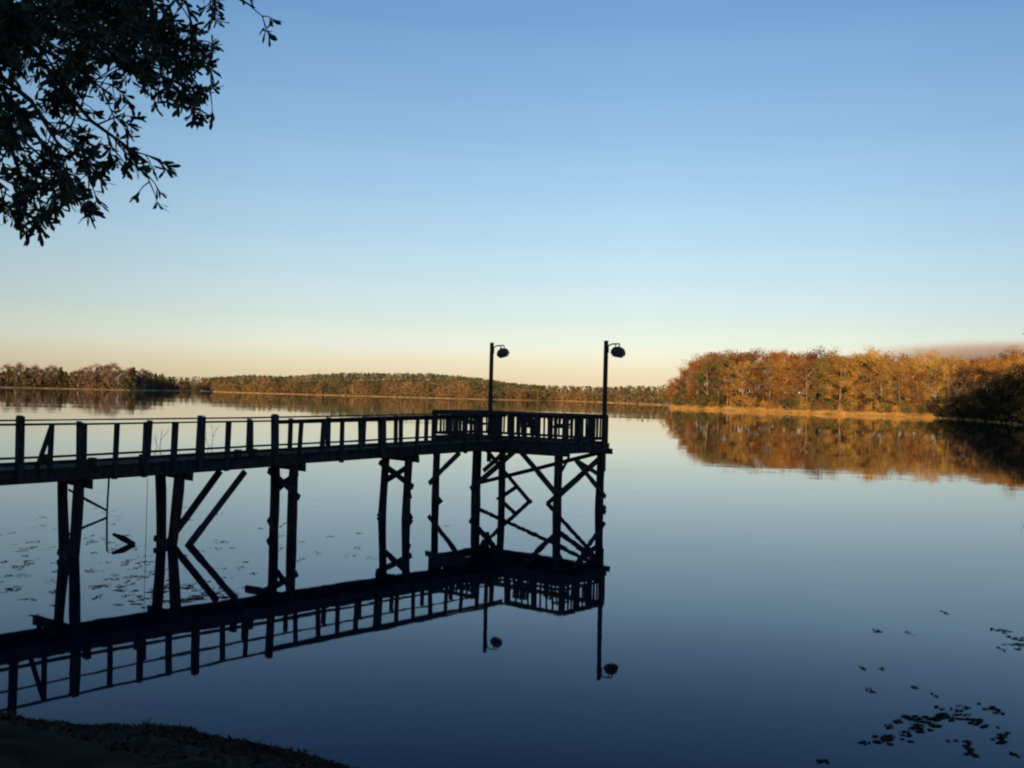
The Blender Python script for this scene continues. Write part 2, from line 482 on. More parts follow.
def land_z(px, d): return far_h(px, d, far_d(px))

GP = 'leafy autumn trees on the sunlit right point'
LR = 'rust coloured autumn tree in the sunlit wood on the right point'
LT = 'tan leaved autumn tree in the sunlit wood on the right point'
LO = 'olive green leafy tree in the sunlit wood on the right point'
LB = 'brown half bare tree in the sunlit wood on the right point'
LMAP = {'rust': LR, 'tan': LT, 'olive': LO, 'brown': LB}
pens = {}
for k, mat in enumerate(('rust', 'tan', 'olive', 'brown')):
    pens[mat] = Kind([make_tree('autumn_tree', 100 + k * 10 + j, 17 + j, 11 + j, mat, .36, 6.0 if mat != 'brown' else 4.2, LMAP[mat], GP + ' (%s)' % mat, low=.05 + .08 * j) for j in range(2)])

rp = random.Random(5)
def top_height(px, d):
    """wanted crown top height from the skyline of the point"""
    up = interp(px, [668, 676, 690, 705, 730, 760, 800, 860, 905, 940, 975, 1000, 1024, 1100], [20, 26, 36, 45, 46.5, 46, 48.5, 47, 48, 48, 46, 50, 54, 60])
    return CH + up * d / F
mats_w = ['rust', 'tan', 'brown', 'olive', 'tan', 'rust', 'brown', 'tan']
cnt = 0
for row, (e0, step) in enumerate(((5, 14), (15, 14.5), (28, 15.5), (44, 16), (62, 15))):
    px = 672 + row * 5
    while px < 1052 + row * 8:
        e = e0 + rp.uniform(-3, 3)
        d = far_d(px) + e
        mat = rp.choice(mats_w)
        j = rp.randint(0, 1)
        Ht = top_height(px, d) * rp.uniform(.80, 1.04) * (.84 if row == 0 else 1)
        if px < 684: Ht *= .9
        z = land_z(px, d)
        sc = max(.5, (Ht - z) / (17.3 + j))
        pens[mat].place(j, polar(px, d, z), rp.uniform(0, 6.3), (sc * rp.uniform(.9, 1.25), sc * rp.uniform(.9, 1.25), sc))
        cnt += 1
        px += step * rp.uniform(.65, 1.3) * (313 / d)
for k in pens.values(): k.finish()
# undergrowth along the shore of the point
shr = Kind([make_shrub('shore_shrub', 300 + j, 3.2, 4.2, ['tan', 'brown', 'olive'][j], ['pale tan', 'brown', 'olive green'][j] + ' shrub at the water edge of the sunlit right point', 'shrubs along the right point (%s)' % ['tan', 'brown', 'olive'][j]) for j in range(3)])
px = 671
while px < 1000:
    d = far_d(px) + rp.choice([rp.uniform(1.6, 3.5), rp.uniform(3, 8), rp.uniform(10, 60)])
    shr.place(rp.randint(0, 2), polar(px, d, land_z(px, d) - .1), rp.uniform(0, 6), rp.uniform(.35, 1.5))
    px += rp.uniform(1.0, 3.2)
shr.finish()

# dry golden reeds and grass along the sunlit shore of the point
rl = np.random.default_rng(77); Vg = []
for k in range(16000):
    px = rl.uniform(672, 938); d = far_d(px) + abs(rl.normal()) * 1.6 + .2 + 1.0 * noise.noise(Vector((px * .09, 0, 4)))
    c = polar(px, d); h = rl.uniform(.25, .9) * (.55 + .9 * abs(noise.noise(Vector((px * .12, d * .2, 8))))); z = far_h(px, d, far_d(px)) - .1
    wd = rl.uniform(.03, .09); a = rl.uniform(0, 6.3); lx, ly = rl.normal(size=2) * h * .2
    Vg += [(c.x - cos(a) * wd, c.y - sin(a) * wd, z), (c.x + cos(a) * wd, c.y + sin(a) * wd, z), (c.x + lx + cos(a) * wd * .5, c.y + ly + sin(a) * wd * .5, z + h), (c.x + lx - cos(a) * wd * .5, c.y + ly - sin(a) * wd * .5, z + h * .95)]
Vg = np.array(Vg); o = np_mesh('shore_reeds', Vg, np.arange(len(Vg)).reshape(-1, 4), M['reed'])
tag(o, 'dry golden reeds along the sunlit shore of the right point', 'reeds', kind='stuff')
# dark shaded shoreline trees at the right edge of the frame
LD = 'dark shaded bushy evergreen on the shore at the right edge'
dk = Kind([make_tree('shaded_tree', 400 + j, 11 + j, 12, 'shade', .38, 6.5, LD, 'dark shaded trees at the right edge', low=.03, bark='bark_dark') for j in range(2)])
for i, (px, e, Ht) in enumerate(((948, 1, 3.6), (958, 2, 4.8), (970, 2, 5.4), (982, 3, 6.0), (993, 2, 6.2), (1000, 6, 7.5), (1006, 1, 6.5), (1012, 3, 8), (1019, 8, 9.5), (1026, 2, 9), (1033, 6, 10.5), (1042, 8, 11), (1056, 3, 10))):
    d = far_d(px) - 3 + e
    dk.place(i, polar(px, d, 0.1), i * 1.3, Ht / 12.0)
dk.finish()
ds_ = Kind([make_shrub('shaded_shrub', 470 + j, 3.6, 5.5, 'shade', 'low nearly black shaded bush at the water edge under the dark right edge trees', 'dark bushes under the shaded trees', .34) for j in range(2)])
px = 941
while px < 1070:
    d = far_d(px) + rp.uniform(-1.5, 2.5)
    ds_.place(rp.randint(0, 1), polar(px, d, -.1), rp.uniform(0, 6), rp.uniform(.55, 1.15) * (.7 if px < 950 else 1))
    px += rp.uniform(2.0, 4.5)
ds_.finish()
# taller wood on the right bank, out of frame but for one crown tip: it throws the shade over the dark shore trees
rb = Kind([make_tree('bank_tree', 450 + j, 19, 13, 'olive', .6, 2.4, 'tall dark leafy tree standing on the near right bank past the right edge', 'trees on the near right bank', low=.15, bark='bark_dark') for j in range(2)])
for i, (x, y) in enumerate(((83.2, 148), (95, 140), (88, 126), (98, 133), (82, 112), (93, 110), (104, 118), (106, 150), (99, 160), (114, 140), (112, 168), (122, 160))):
    rb.place(i, (x, y, 1.5), i * 2.1, (1, 1, .82) if x > 97 else (.75, .75, .8))
rb.p[0]['label'] = 'nearest leafy tree of the right bank, a branch tip just entering the right edge'; rb.p[0]['group'] = 'trees on the near right bank'
rb.finish()

# ------------------------------------------------------------------ left cove trees and far woods
LCB = 'small dark bare tree on the far left shore'
LCP = 'small dark pine on the far left shore'
GL = 'trees on the far left shore'
lc = Kind([make_tree('bare_tree', 500 + j, 18, 13, 'darkwood', .6, 2.0, LCB, GL + ' (bare)', low=.2, bark='bark_dark') for j in range(2)])
lp = Kind([make_pine('pine_tree', 520 + j, 20, 8, LCP, GL + ' (pines)', leafsize=1.1) for j in range(2)])
px = -60
while px < 172:
    for row in range(2):
        d = far_d(px) + 8 + row * 22 + rp.uniform(-4, 4)
        up = interp(px, [-60, 0, 20, 50, 75, 95, 110, 140, 160, 172], [16, 16, 18, 15.5, 19, 21, 20, 17, 13, 9])
        Ht = (CH + up * d / F) * rp.uniform(.72, 1.08)
        z = land_z(px, d)
        if rp.random() < .2: lp.place(rp.randint(0, 1), polar(px, d, z), rp.uniform(0, 6), max(.4, (Ht - z) / 20))
        else: lc.place(rp.randint(0, 1), polar(px, d, z), rp.uniform(0, 6), max(.4, (Ht - z) / 18))
        px += rp.uniform(1.5, 4.2)
lc.finish(); lp.finish()

def far_wood(name, label, p0, p1, skyline, rows, treeW, quad, npt, seed, mats=('farwood', 'farpine')):
    """a wood too far off to tell its trees apart: one mass of crowns over the rising ground"""
    rl = np.random.default_rng(seed)
    Ps = []; ms = []; tv = MB()
    for row in rows:
        px = p0
        while px < p1:
            d = far_d(px) + row + rl.uniform(-min(6, row * .6), min(6, row * .6))
            z = land_z(px, d)
            up = interp(px, *skyline)
            Hs = CH + up * d / F - z
            H = max(4.5, min(Hs, 17) * rl.uniform(.84, 1.02))
            if row < 25: H *= rl.uniform(.35, .75)
            elif row < 70: H *= rl.uniform(.6, .92)
            Wt = treeW * rl.uniform(.5, 1.5)
            conif = rl.random() < interp(row, [0, 30, 90, 300], [.10, .45, .9, .95])
            n = npt
            t = rl.uniform(0, 1, n)
            ang = rl.uniform(0, 2 * pi, n)
            prof = (1 - t) ** .45 * .95 + .12 if conif else np.sqrt(np.clip(1 - (2 * t - .9) ** 2 * .85, 0.05, 1))
            rr = Wt * .5 * prof * np.sqrt(rl.uniform(.25, 1, n)) * (1 + .3 * np.sin(ang * 3 + row))
            zz = z + H * (.10 + .90 * t) + rl.normal(size=n) * .3
            c = polar(px, d)
            P = np.stack([c.x + rr * np.cos(ang), c.y + rr * np.sin(ang), zz], 1)
            Ps.append(P); ms.append(np.full(n, 1 if conif else 0))
            px += Wt * .72 * F / d * rl.uniform(.7, 1.3)
    P = np.concatenate(Ps); mi = np.concatenate(ms)
    Vq, Fq = blades(P, quad, rl)
    o = np_mesh(name, Vq, Fq, [M[mats[0]], M[mats[1]]], mi=mi)
    return tag(o, label, 'woods', kind='stuff')
far_wood('far_woods', 'low brown wood behind the bare trees of the far left shore', -60, 172,
         ([-60, 20, 95, 150, 172], [12, 14, 14, 12, 10]), (4, 14, 30, 60, 100), 9, 1.4, 110, 4, mats=('darkwood', 'farpine'))
far_wood('far_woods', 'low distant wood behind the left cove', 150, 232,
         ([150, 170, 200, 232], [12, 11, 11.5, 12.5]), (4, 12, 25, 60, 110, 200), 9, 1.5, 120, 1)
far_wood('far_woods', 'long wooded ridge with green top and orange lit shore, behind the pier', 205, 545,
         ([205, 215, 250, 285, 320, 360, 400, 430, 450, 480, 500, 520, 545], [8, 12, 14.5, 14, 17.5, 19.5, 19.5, 20.5, 19, 17, 14, 12, 11]), (3, 8, 16, 30, 50, 80, 120, 180, 250, 330), 9, 1.0, 230, 2)
far_wood('far_woods', 'low orange brown wood between the platform and the right point', 535, 690,
         ([535, 560, 600, 640, 690], [11, 11, 11, 12.5, 12.5]), (3, 8, 16, 30, 50, 80, 130, 200), 8, 1.0, 190, 3)

# ------------------------------------------------------------------ pier
U = Vector((.628, .778, 0)); W_ = Vector((-.778, .628, 0)); C0 = Vector((-.12, 29.95, 0))
NC = Vector((1.6, 28.65, 0))
def wk(s, t, z): p = C0 - U * s + W_ * t; return Vector((p.x, p.y, z))       # walkway: s back from platform, t across
def pf(t, s, z): p = NC + W_ * t + U * s; return Vector((p.x, p.y, z))       # platform: t along front, s depth
def deck_z(s): return 2.08 - .018 * max(0, min(s, 14)) - .0015 * max(0, s - 14)
def rail_z(s): return interp(s, [0, 3, 8, 14, 30], [2.90, 2.83, 2.75, 2.71, 2.69])
PW = 5.2; PD = 2.0; SEND = 27.0; WW = 1.24
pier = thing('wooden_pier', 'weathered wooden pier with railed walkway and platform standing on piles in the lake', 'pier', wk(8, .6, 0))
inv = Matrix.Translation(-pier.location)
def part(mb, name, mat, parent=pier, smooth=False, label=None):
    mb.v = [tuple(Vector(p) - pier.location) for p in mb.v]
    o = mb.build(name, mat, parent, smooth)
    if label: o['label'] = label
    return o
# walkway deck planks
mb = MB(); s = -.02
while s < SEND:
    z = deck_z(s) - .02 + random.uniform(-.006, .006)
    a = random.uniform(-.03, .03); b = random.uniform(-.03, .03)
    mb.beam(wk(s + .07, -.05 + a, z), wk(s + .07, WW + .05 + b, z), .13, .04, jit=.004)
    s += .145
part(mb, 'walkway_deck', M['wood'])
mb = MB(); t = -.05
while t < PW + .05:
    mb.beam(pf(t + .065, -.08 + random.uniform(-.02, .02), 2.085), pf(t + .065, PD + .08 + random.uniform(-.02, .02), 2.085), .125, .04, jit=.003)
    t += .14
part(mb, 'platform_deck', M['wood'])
# stringers (three lengths so that the beam steps at the bents)
for t in (0, WW / 2, WW):
    mb = MB()
    joints = [(-.05, 4.3), (4.25, 8.3), (8.0, 13.6), (13.5, 20), (19.9, SEND)]
    for i, (a, b) in enumerate(joints):
        h = (.21, .21, .23, .23, .24)[i]; dz = (0, 0, .0, .0, 0)[i]
        off = (.0, .02, -.03, .0, .02)[i]
        n = 4
        for k in range(n):
            s0 = a + (b - a) * k / n; s1 = a + (b - a) * (k + 1) / n
            sag0 = -.03 * sin(pi * k / n); sag1 = -.03 * sin(pi * (k + 1) / n)
            mb.beam(wk(s0, t + off, deck_z(s0) - .045 - h / 2 + sag0 * .4), wk(s1, t + off, deck_z(s1) - .045 - h / 2 + sag1 * .4), .07, h)
    part(mb, 'stringer', M['wood'])
mb = MB()
for (a, b) in ((pf(-.08, -.03, 1.92), pf(PW + .08, -.03, 1.92)), (pf(-.08, PD + .03, 1.92), pf(PW + .08, PD + .03, 1.92)),
               (pf(-.05, -.15, 1.915), pf(-.05, PD + .22, 1.915)), (pf(PW + .05, -.1, 1.915), pf(PW + .05, PD + .1, 1.915)),
               (pf(1.3, .02, 1.92), pf(1.3, PD - .02, 1.92)), (pf(2.6, .02, 1.92), pf(2.6, PD - .02, 1.92)), (pf(3.9, .02, 1.92), pf(3.9, PD - .02, 1.92))):
    mb.beam(a, b, .06, .27)
part(mb, 'platform_frame', M['wood'])
# low double beam clamped under the platform front
for s_ in (-.12, PD + .12):
    mb = MB(); mb.beam(pf(-.25, s_, 1.80), pf(PW + .2, s_, 1.77), .07, .18, jit=.01); part(mb, 'cap_beam', M['wood'])

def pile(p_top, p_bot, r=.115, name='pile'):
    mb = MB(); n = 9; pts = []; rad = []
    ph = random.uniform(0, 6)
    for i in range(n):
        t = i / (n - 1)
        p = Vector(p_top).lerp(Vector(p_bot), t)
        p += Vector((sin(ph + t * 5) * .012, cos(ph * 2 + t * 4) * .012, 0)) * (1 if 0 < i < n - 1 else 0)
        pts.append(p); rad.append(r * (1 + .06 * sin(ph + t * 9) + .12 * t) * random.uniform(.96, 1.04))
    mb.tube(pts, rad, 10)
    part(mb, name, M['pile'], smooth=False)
def brace(a, b, w=.045, h=.15, jit=.008):
    mb = MB(); a = Vector(a); b = Vector(b)
    pts = [a, (a + b) / 2 + Vector((0, 0, random.uniform(-.015, .015))), b]
    side = Vector((b - a)).cross(Vector((0, 0, 1)))
    for p, q in ((pts[0], pts[1]), (pts[1], pts[2])): mb.beam(p, q, w, h, jit=jit)
    part(mb, 'brace', M['wood'])

# bents of the walkway: (s, near top t, near foot t, far top t, far foot t, pile radius)
bents = [(13.42, .02, .19, .70, .42, .105), (11.17, .03, .28, .80, .62, .11), (8.08, .02, .06, .75, .72, .115), (4.18, .02, .06, .92, 1.0, .11),
         (16.6, .02, .08, .95, .8, .14), (19.9, .02, .1, 1.0, .9, .14), (23.4, .02, .1, 1.0, .9, .14)]
for i, (s, nt_, nf, ft, ff, r) in enumerate(bents):
    zt = deck_z(s) - .28
    pile(wk(s, nt_, zt + (.25 if i > 3 else 0)), wk(s + .02, nf - (nt_ - nf) * .6, -1.6), r)
    pile(wk(s, ft, zt), wk(s + .02, ff - (ft - ff) * .6, -1.6), r * .98)
    ext = 2.05 if i in (0, 4) else (2.0 if i == 2 else 1.35)
    mb = MB()
    ds = r + .03
    mb.beam(wk(s - ds, -.22, zt - .06), wk(s - ds, ext, zt - (.02 if i else .0)), .06, .20, jit=.01)
    part(mb, 'cap_beam', M['wood'])
    if i == 0:
        mb = MB(); mb.beam(wk(s - ds, ext - .25, zt - .05), wk(s - ds, ext - .3, zt + .42), .06, .09); part(mb, 'brace', M['wood'])
# waist of the two old bents where the leaning piles are bolted
for (s, a, b, z) in ((13.42, .14, .46, .12), (11.17, .25, .68, .14)):
    brace(wk(s + .16, a - .06, z - .10), wk(s + .16, b, z + .0), .05, .12)
# X braces in bents C and D
def xbrace(s, t0, t1, z0, z1, e=.22):
    brace(wk(s + .14, t1 + e * .2, z1), wk(s + .14, t0 - e, z0))
    brace(wk(s - .14, t0 + .02, z1 - .02), wk(s - .14, t1 + e * .3, z0 + .06))
xbrace(4.18, .04, .95, .92, 1.52, .34)
xbrace(8.08, .04, .75, .90, 1.48, .42)
brace(wk(4.33, -.02, 1.2), wk(4.33, -.26, .62), .03, .05)
brace(wk(4.33, -.06, 1.3), wk(4.33, -.20, .86), .02, .04)
# low X braces near the water in bents C and D
brace(wk(8.24, .75, .30), wk(8.24, .05, -.45)); 
brace(wk(4.33, 1.0, .1), wk(4.33, .0, -.6)); brace(wk(4.03, .0, .1), wk(4.03, 1.0, -.6))
# the long raking struts of bent B
brace(wk(9.45, .07, 1.55), wk(11.6, .07, -.8), .06, .14)
brace(wk(9.58, .85, 1.52), wk(11.5, .85, -.75), .06, .14)

# platform piles (t, s)
for (t, s, r, zt) in ((.27, .06, .13, 1.80), (2.42, .06, .105, 1.80), (3.42, .06, .12, 1.80), (PW - .02, .06, .115, 1.80),
                      (.02, PD - .08, .13, 1.80), (PW - .1, PD - .08, .12, 1.80), (2.6, PD - .08, .11, 1.80)):
    if (t, s) == (2.6, PD - .08): continue
    pile(pf(t, s, zt), pf(t + random.uniform(-.03, .03), s, -1.8), r)
# the corner pile at the lamp runs on up to the rail
FRT = -.09; BCK = PD + .09
brace(pf(1.61, FRT, 1.78), pf(.20, FRT, .58))
brace(pf(3.55, FRT, .48), pf(1.72, FRT, 1.84), h=.16)
brace(pf(3.0, FRT - .05, 1.1), pf(1.95, FRT - .05, 1.90), h=.14)
brace(pf(5.36, FRT, .52), pf(4.05, FRT, 1.60))
brace(pf(5.35, BCK, .10), pf(4.2, BCK, -.65)); brace(pf(5.0, FRT, .12), pf(4.1, FRT, -.6))
brace(pf(4.95, BCK, 1.72), pf(2.88, BCK, -.02 - .0), h=.13)
brace(pf(2.88, BCK, 0.03), pf(2.3, BCK, -.6), h=.13)
brace(pf(.05, BCK, 1.70), pf(2.17, BCK, -.02), h=.13)
brace(pf(5.2, BCK + .05, .42), pf(.3, BCK + .05, 1.72), h=.12)
brace(pf(3.4, PD - .02, .42), pf(4.9, PD - .02, -.5), h=.13)
RS = -.02
brace(pf(.27, .10, .52), pf(RS, 1.75, 1.55), h=.15); brace(pf(RS - .06, .45, 1.56), pf(RS - .06, 2.05, .40), h=.13)
brace(pf(RS, .5, 1.58), pf(RS, 2.0, 1.00), h=.12); brace(pf(RS + .35, .02, .95), pf(RS + .3, .6, 1.65), w=.03, h=.09)
brace(pf(RS - .03, 2.12, .10), pf(RS - .03, 1.0, -.7), h=.13)

# railings
FARP = [5.95, 7.21, 8.48, 9.89, 11.18, 12.77, 16.2, 17.6, 19.8, 22, 24.2]
def railing(label): 
    o = bpy.data.objects.new('railing', None); link(o, pier)
    o['label'] = label
    return o
def post(par, p, z0, z1, w, d, lean=(0, 0)):
    mb = MB(); a = Vector((p.x, p.y, z0)); b = Vector((p.x + lean[0], p.y + lean[1], z1))
    mb.beam(a, b, w, d, up=(.628, .778, 0), jit=.006)
    if w > .1: # a weathered chamfer on top
        mb.beam(b - Vector((0, 0, .001)), b + Vector((0, 0, .02)), w * .8, d * .8, up=(.628, .778, 0), jit=.008)
    part(mb, 'post', M['wood'], par)
def rail(par, pts, w, h, jit=.006, name='rail', over=0):
    mb = MB()
    for a, b in zip(pts[:-1], pts[1:]): mb.beam(a, b, w, h, jit=jit)
    part(mb, name, M['wood'], par)
near = railing('near side railing of the walkway')
far = railing('far side railing of the walkway')
tall = {14.63: .12, 10.74: .10, 8.71: .11}
thick = {13.42: .19, 5.25: .2, 10.74: .16, 8.71: .15, 14.63: .13}
ns = [14.63, 14.06, 13.42, 12.72, 12.06, 11.4, 10.74, 10.05, 9.39, 8.71, 8.0, 7.31, 6.66, 6.02, 5.25, 4.58, 3.97, 3.3, 2.62, 1.95, 1.28, .62] + [15.3 + .68 * k for k in range(17)]
for s in ns:
    w = thick.get(s, random.uniform(.075, .105))
    post(near, wk(s, -.06, 0), deck_z(s) - random.choice([.05, .05, .30]) - (.2 if w > .12 else 0), rail_z(s) + tall.get(s, -.025), w, min(w, .12), (random.uniform(-.04, .04), random.uniform(-.03, .03)))
seg = [14.63 + 13 * 0.9, 20, 14.63, 13.42, 10.74, 8.71, 5.25, 2.62, -.03]
rail(near, [wk(s, -.02, rail_z(s) - .03 * sm(5, 9, s)) for s in seg], .09, .035)
rail(near, [wk(s, .03, deck_z(s) + .10) for s in seg], .04, .07)
rail(near, [wk(s, .06, rail_z(s) - .06) for s in seg[5:]], .035, .09)
for s in [4.69 - 1.25 * k for k in range(0, 4)] + FARP:
    post(far, wk(s, WW + .06, 0), deck_z(s) - .05, rail_z(s) - .03, random.uniform(.075, .1), .09, (random.uniform(-.03, .03), 0))
rail(far, [wk(s, WW + .02, rail_z(s) + .004 * sm(5, 9, s)) for s in seg], .09, .03)
rail(far, [wk(s, WW - .02, deck_z(s) + .12) for s in seg], .04, .05)
# a fallen slanting board against the far railing, short stub posts standing on the deck edge
mb = MB(); mb.beam(wk(14.30, -.02, deck_z(14) - .04), wk(14.02, -.02, 2.66), .05, .08); part(mb, 'loose_board', M['wood'])
for s in (9.75, 9.3, 12.1, 13.2):
    mb = MB(); mb.beam(wk(s, -.05, deck_z(s) - .05), wk(s, -.05, deck_z(s) + .17), .16, .1, up=(.628, .778, 0), jit=.01); part(mb, 'stub_post', M['wood'])

prail = railing('platform railing with close set balusters')
def pside(a, b, n, nb, z0=2.19, z1=2.86, skip=()):
    """a side of the platform railing from corner a to corner b"""
    for k in range(n + 1):
        if k in skip: continue
        p = a.lerp(b, k / n); 
        post(prail, p, 1.80, z1 + .02, .12, .12)
    rail(prail, [Vector((a.x, a.y, z1 + .045)), Vector((b.x, b.y, z1 + .045))], .16, .045)
    rail(prail, [Vector((a.x, a.y, z1 - .02)), Vector((b.x, b.y, z1 - .02))], .04, .085)
    rail(prail, [Vector((a.x, a.y, z0)), Vector((b.x, b.y, z0))], .04, .08)
    for k in range(nb):
        t = (k + .5) / nb + random.uniform(-.006, .006)
        p = a.lerp(b, t)
        mb = MB(); mb.beam(Vector((p.x, p.y, z0 - .03)), Vector((p.x + random.uniform(-.01, .01), p.y, z1 + .01)), .045, .04, up=(.628, .778, 0))
        part(mb, 'baluster', M['wood'], prail)
e = .04
pside(pf(-e, -e, 0), pf(2.03, -e, 0), 2, 9)                 # front, right of the walkway
pside(pf(3.35, -e, 0), pf(PW + e, -e, 0), 2, 9)             # front, left of the walkway
pside(pf(-e, -e, 0), pf(-e, PD + e, 0), 3, 11, skip=(0,))   # right end
pside(pf(-e, PD + e, 0), pf(PW + e, PD + e, 0), 5, 28, skip=(0,))      # back
pside(pf(PW + e, -e, 0), pf(PW + e, PD + e, 0), 2, 11, skip=(0, 2))    # left end

# ------------------------------------------------------------------ lamps
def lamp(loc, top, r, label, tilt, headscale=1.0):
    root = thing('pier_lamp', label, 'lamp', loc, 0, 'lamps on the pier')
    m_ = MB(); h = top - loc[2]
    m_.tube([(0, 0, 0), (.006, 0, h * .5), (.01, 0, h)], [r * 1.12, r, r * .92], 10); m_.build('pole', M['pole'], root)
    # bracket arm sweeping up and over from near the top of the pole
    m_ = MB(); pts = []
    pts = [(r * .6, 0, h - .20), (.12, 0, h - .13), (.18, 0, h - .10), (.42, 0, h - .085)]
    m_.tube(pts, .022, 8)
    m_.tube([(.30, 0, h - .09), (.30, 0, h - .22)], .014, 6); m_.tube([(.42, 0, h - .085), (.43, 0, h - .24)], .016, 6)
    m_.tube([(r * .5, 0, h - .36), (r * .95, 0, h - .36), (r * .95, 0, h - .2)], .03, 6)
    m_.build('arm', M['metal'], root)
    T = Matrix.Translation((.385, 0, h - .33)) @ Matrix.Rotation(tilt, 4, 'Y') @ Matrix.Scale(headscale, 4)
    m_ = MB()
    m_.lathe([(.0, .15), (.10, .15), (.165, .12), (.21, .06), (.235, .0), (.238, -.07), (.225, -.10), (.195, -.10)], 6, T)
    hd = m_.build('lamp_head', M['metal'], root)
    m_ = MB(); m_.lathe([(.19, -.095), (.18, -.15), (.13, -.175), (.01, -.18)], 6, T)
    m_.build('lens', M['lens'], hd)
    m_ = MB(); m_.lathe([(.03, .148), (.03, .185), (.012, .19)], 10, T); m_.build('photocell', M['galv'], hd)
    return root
pL = Vector((-.72, 33.13, 0)); pR = Vector((2.83, 30.12, 0))
lamp((pL.x, pL.y, 1.2), 5.22, .072, 'tall pole lamp at the far left corner of the platform, left of two', radians(-16), .92)
lamp((pR.x + .02, pR.y - .06, 1.2), 5.20, .075, 'tall pole lamp at the right end of the pier platform, the right one of two', radians(9), .98)

# ------------------------------------------------------------------ furniture on the platform
def chair(loc, rz, label, wide=.62, backh=.95, solid=True):
    root = thing('wooden_chair' if wide < 1 else 'wooden_bench', label, 'chair' if wide < 1 else 'bench', loc, rz)
    hw = wide / 2
    m_ = MB()
    for k in range(4): m_.beam((-hw, -.22 + k * .13, .42 - k * .012), (hw, -.22 + k * .13, .42 - k * .012), .11, .03)
    m_.build('seat', M['chair'], root)
    m_ = MB(); n = int(wide / .105)
    zb = .34 if solid else .44
    for k in range(n):
        x = -hw + (k + .5) * wide / n
        m_.beam((x, .24, zb), (x, .36, backh + (.03 * sin(pi * (k + .5) / n))), .098 if solid else .05, .025, up=(0, 1, 0))
    m_.beam((-hw, .26, zb + .04), (hw, .26, zb + .04), .03, .07); m_.beam((-hw, .335, backh - .07), (hw, .335, backh - .07), .03, .07)
    m_.build('backrest', M['chair'], root)
    for sx in (-1, 1):
        for sy, top in ((-.22, .62), (.24, .62)):
            m_ = MB(); m_.beam((sx * (hw - .03), sy, 0), (sx * (hw - .03), sy, top), .06, .05); m_.build('leg', M['chair'], root)
        m_ = MB(); m_.beam((sx * (hw - .01), -.28, .64), (sx * (hw - .01), .30, .62), .09, .03); m_.build('armrest', M['chair'], root)
    return root
pc = pf(2.35, 1.25, 2.107); chair(pc, radians(158), 'dark wooden chair with a solid back standing at the middle of the platform', .56, .80)
pc = pf(1.15, 1.3, 2.107); chair(pc, radians(200), 'dark slatted chair at the right of the platform beyond the corner post', .6, .80, False)
pc = pf(4.35, 1.05, 2.107); chair(pc, radians(128), 'wide slatted bench at the left end of the platform', 1.2, .80, False)

# ------------------------------------------------------------------ stakes, sticks and floating things by the pier
def stick(name, label, cat, pts, rad, mat='pile', group=None):
    c = Vector(pts[0]); root_pts = [Vector(p) - c for p in pts]
    m_ = MB(); m_.tube(root_pts, rad, 7); o = m_.build(name, M[mat]); o.location = c
    return tag(o, label, cat, group)
stick('thin_stake', 'thin stake standing in the water between the two leaning bents of the pier', 'stake', [(-10.82, 26.4, -.8), (-10.80, 26.4, .4), (-10.78, 26.4, 1.0)], .026)
stick('fallen_branch', 'thin bare branch slanting down to the foot of the thin stake', 'branch', [(-11.95, 26.6, .62), (-11.4, 26.5, .36), (-10.84, 26.45, .10)], [.03, .04, .03])
stick('wood_snag', 'broken snag sticking out of the water left of the raking struts', 'snag', [(-8.35, 21.4, -.15), (-8.22, 21.45, .02), (-8.42, 21.45, .13), (-8.66, 21.5, .21)], [.08, .09, .07, .03])
stick('float_line', 'thin line hanging from the walkway beside the second bent', 'line', [(-7.75, 21.0, 0.0), (-7.75, 21.0, 1.5)], .006)
# bare twigs standing in the lake beyond the walkway
def twig(x, y, label, seed):
    r = random.Random(seed); m_ = MB()
    def br(p, d, L, rad, lv):
        q = p + d * L; m_.tube([p, q], [rad, rad * .6], 5)
        if lv: 
            for k in range(2): br(p + d * L * r.uniform(.5, .95), (d + Vector((r.uniform(-.7, .7), r.uniform(-.7, .7), .1))).normalized(), L * .6, rad * .6, lv - 1)
    br(Vector((0, 0, -.3)), Vector((.1, 0, 1)).normalized(), 1.0, .02, 2); br(Vector((.05, 0, -.3)), Vector((-.5, 0, 1)).normalized(), .9, .015, 1)
    o = m_.build('bare_twig', M['bark_dark']); o.location = (x, y, 0); o.scale = (1, 1, 1.1); tag(o, label, 'twig')
twig(-20.4, 57, 'bare forked twig standing in the lake seen through the railing, the left one', 3)
twig(-17.4, 57, 'bare forked twig standing in the lake seen through the railing, the right one', 6)

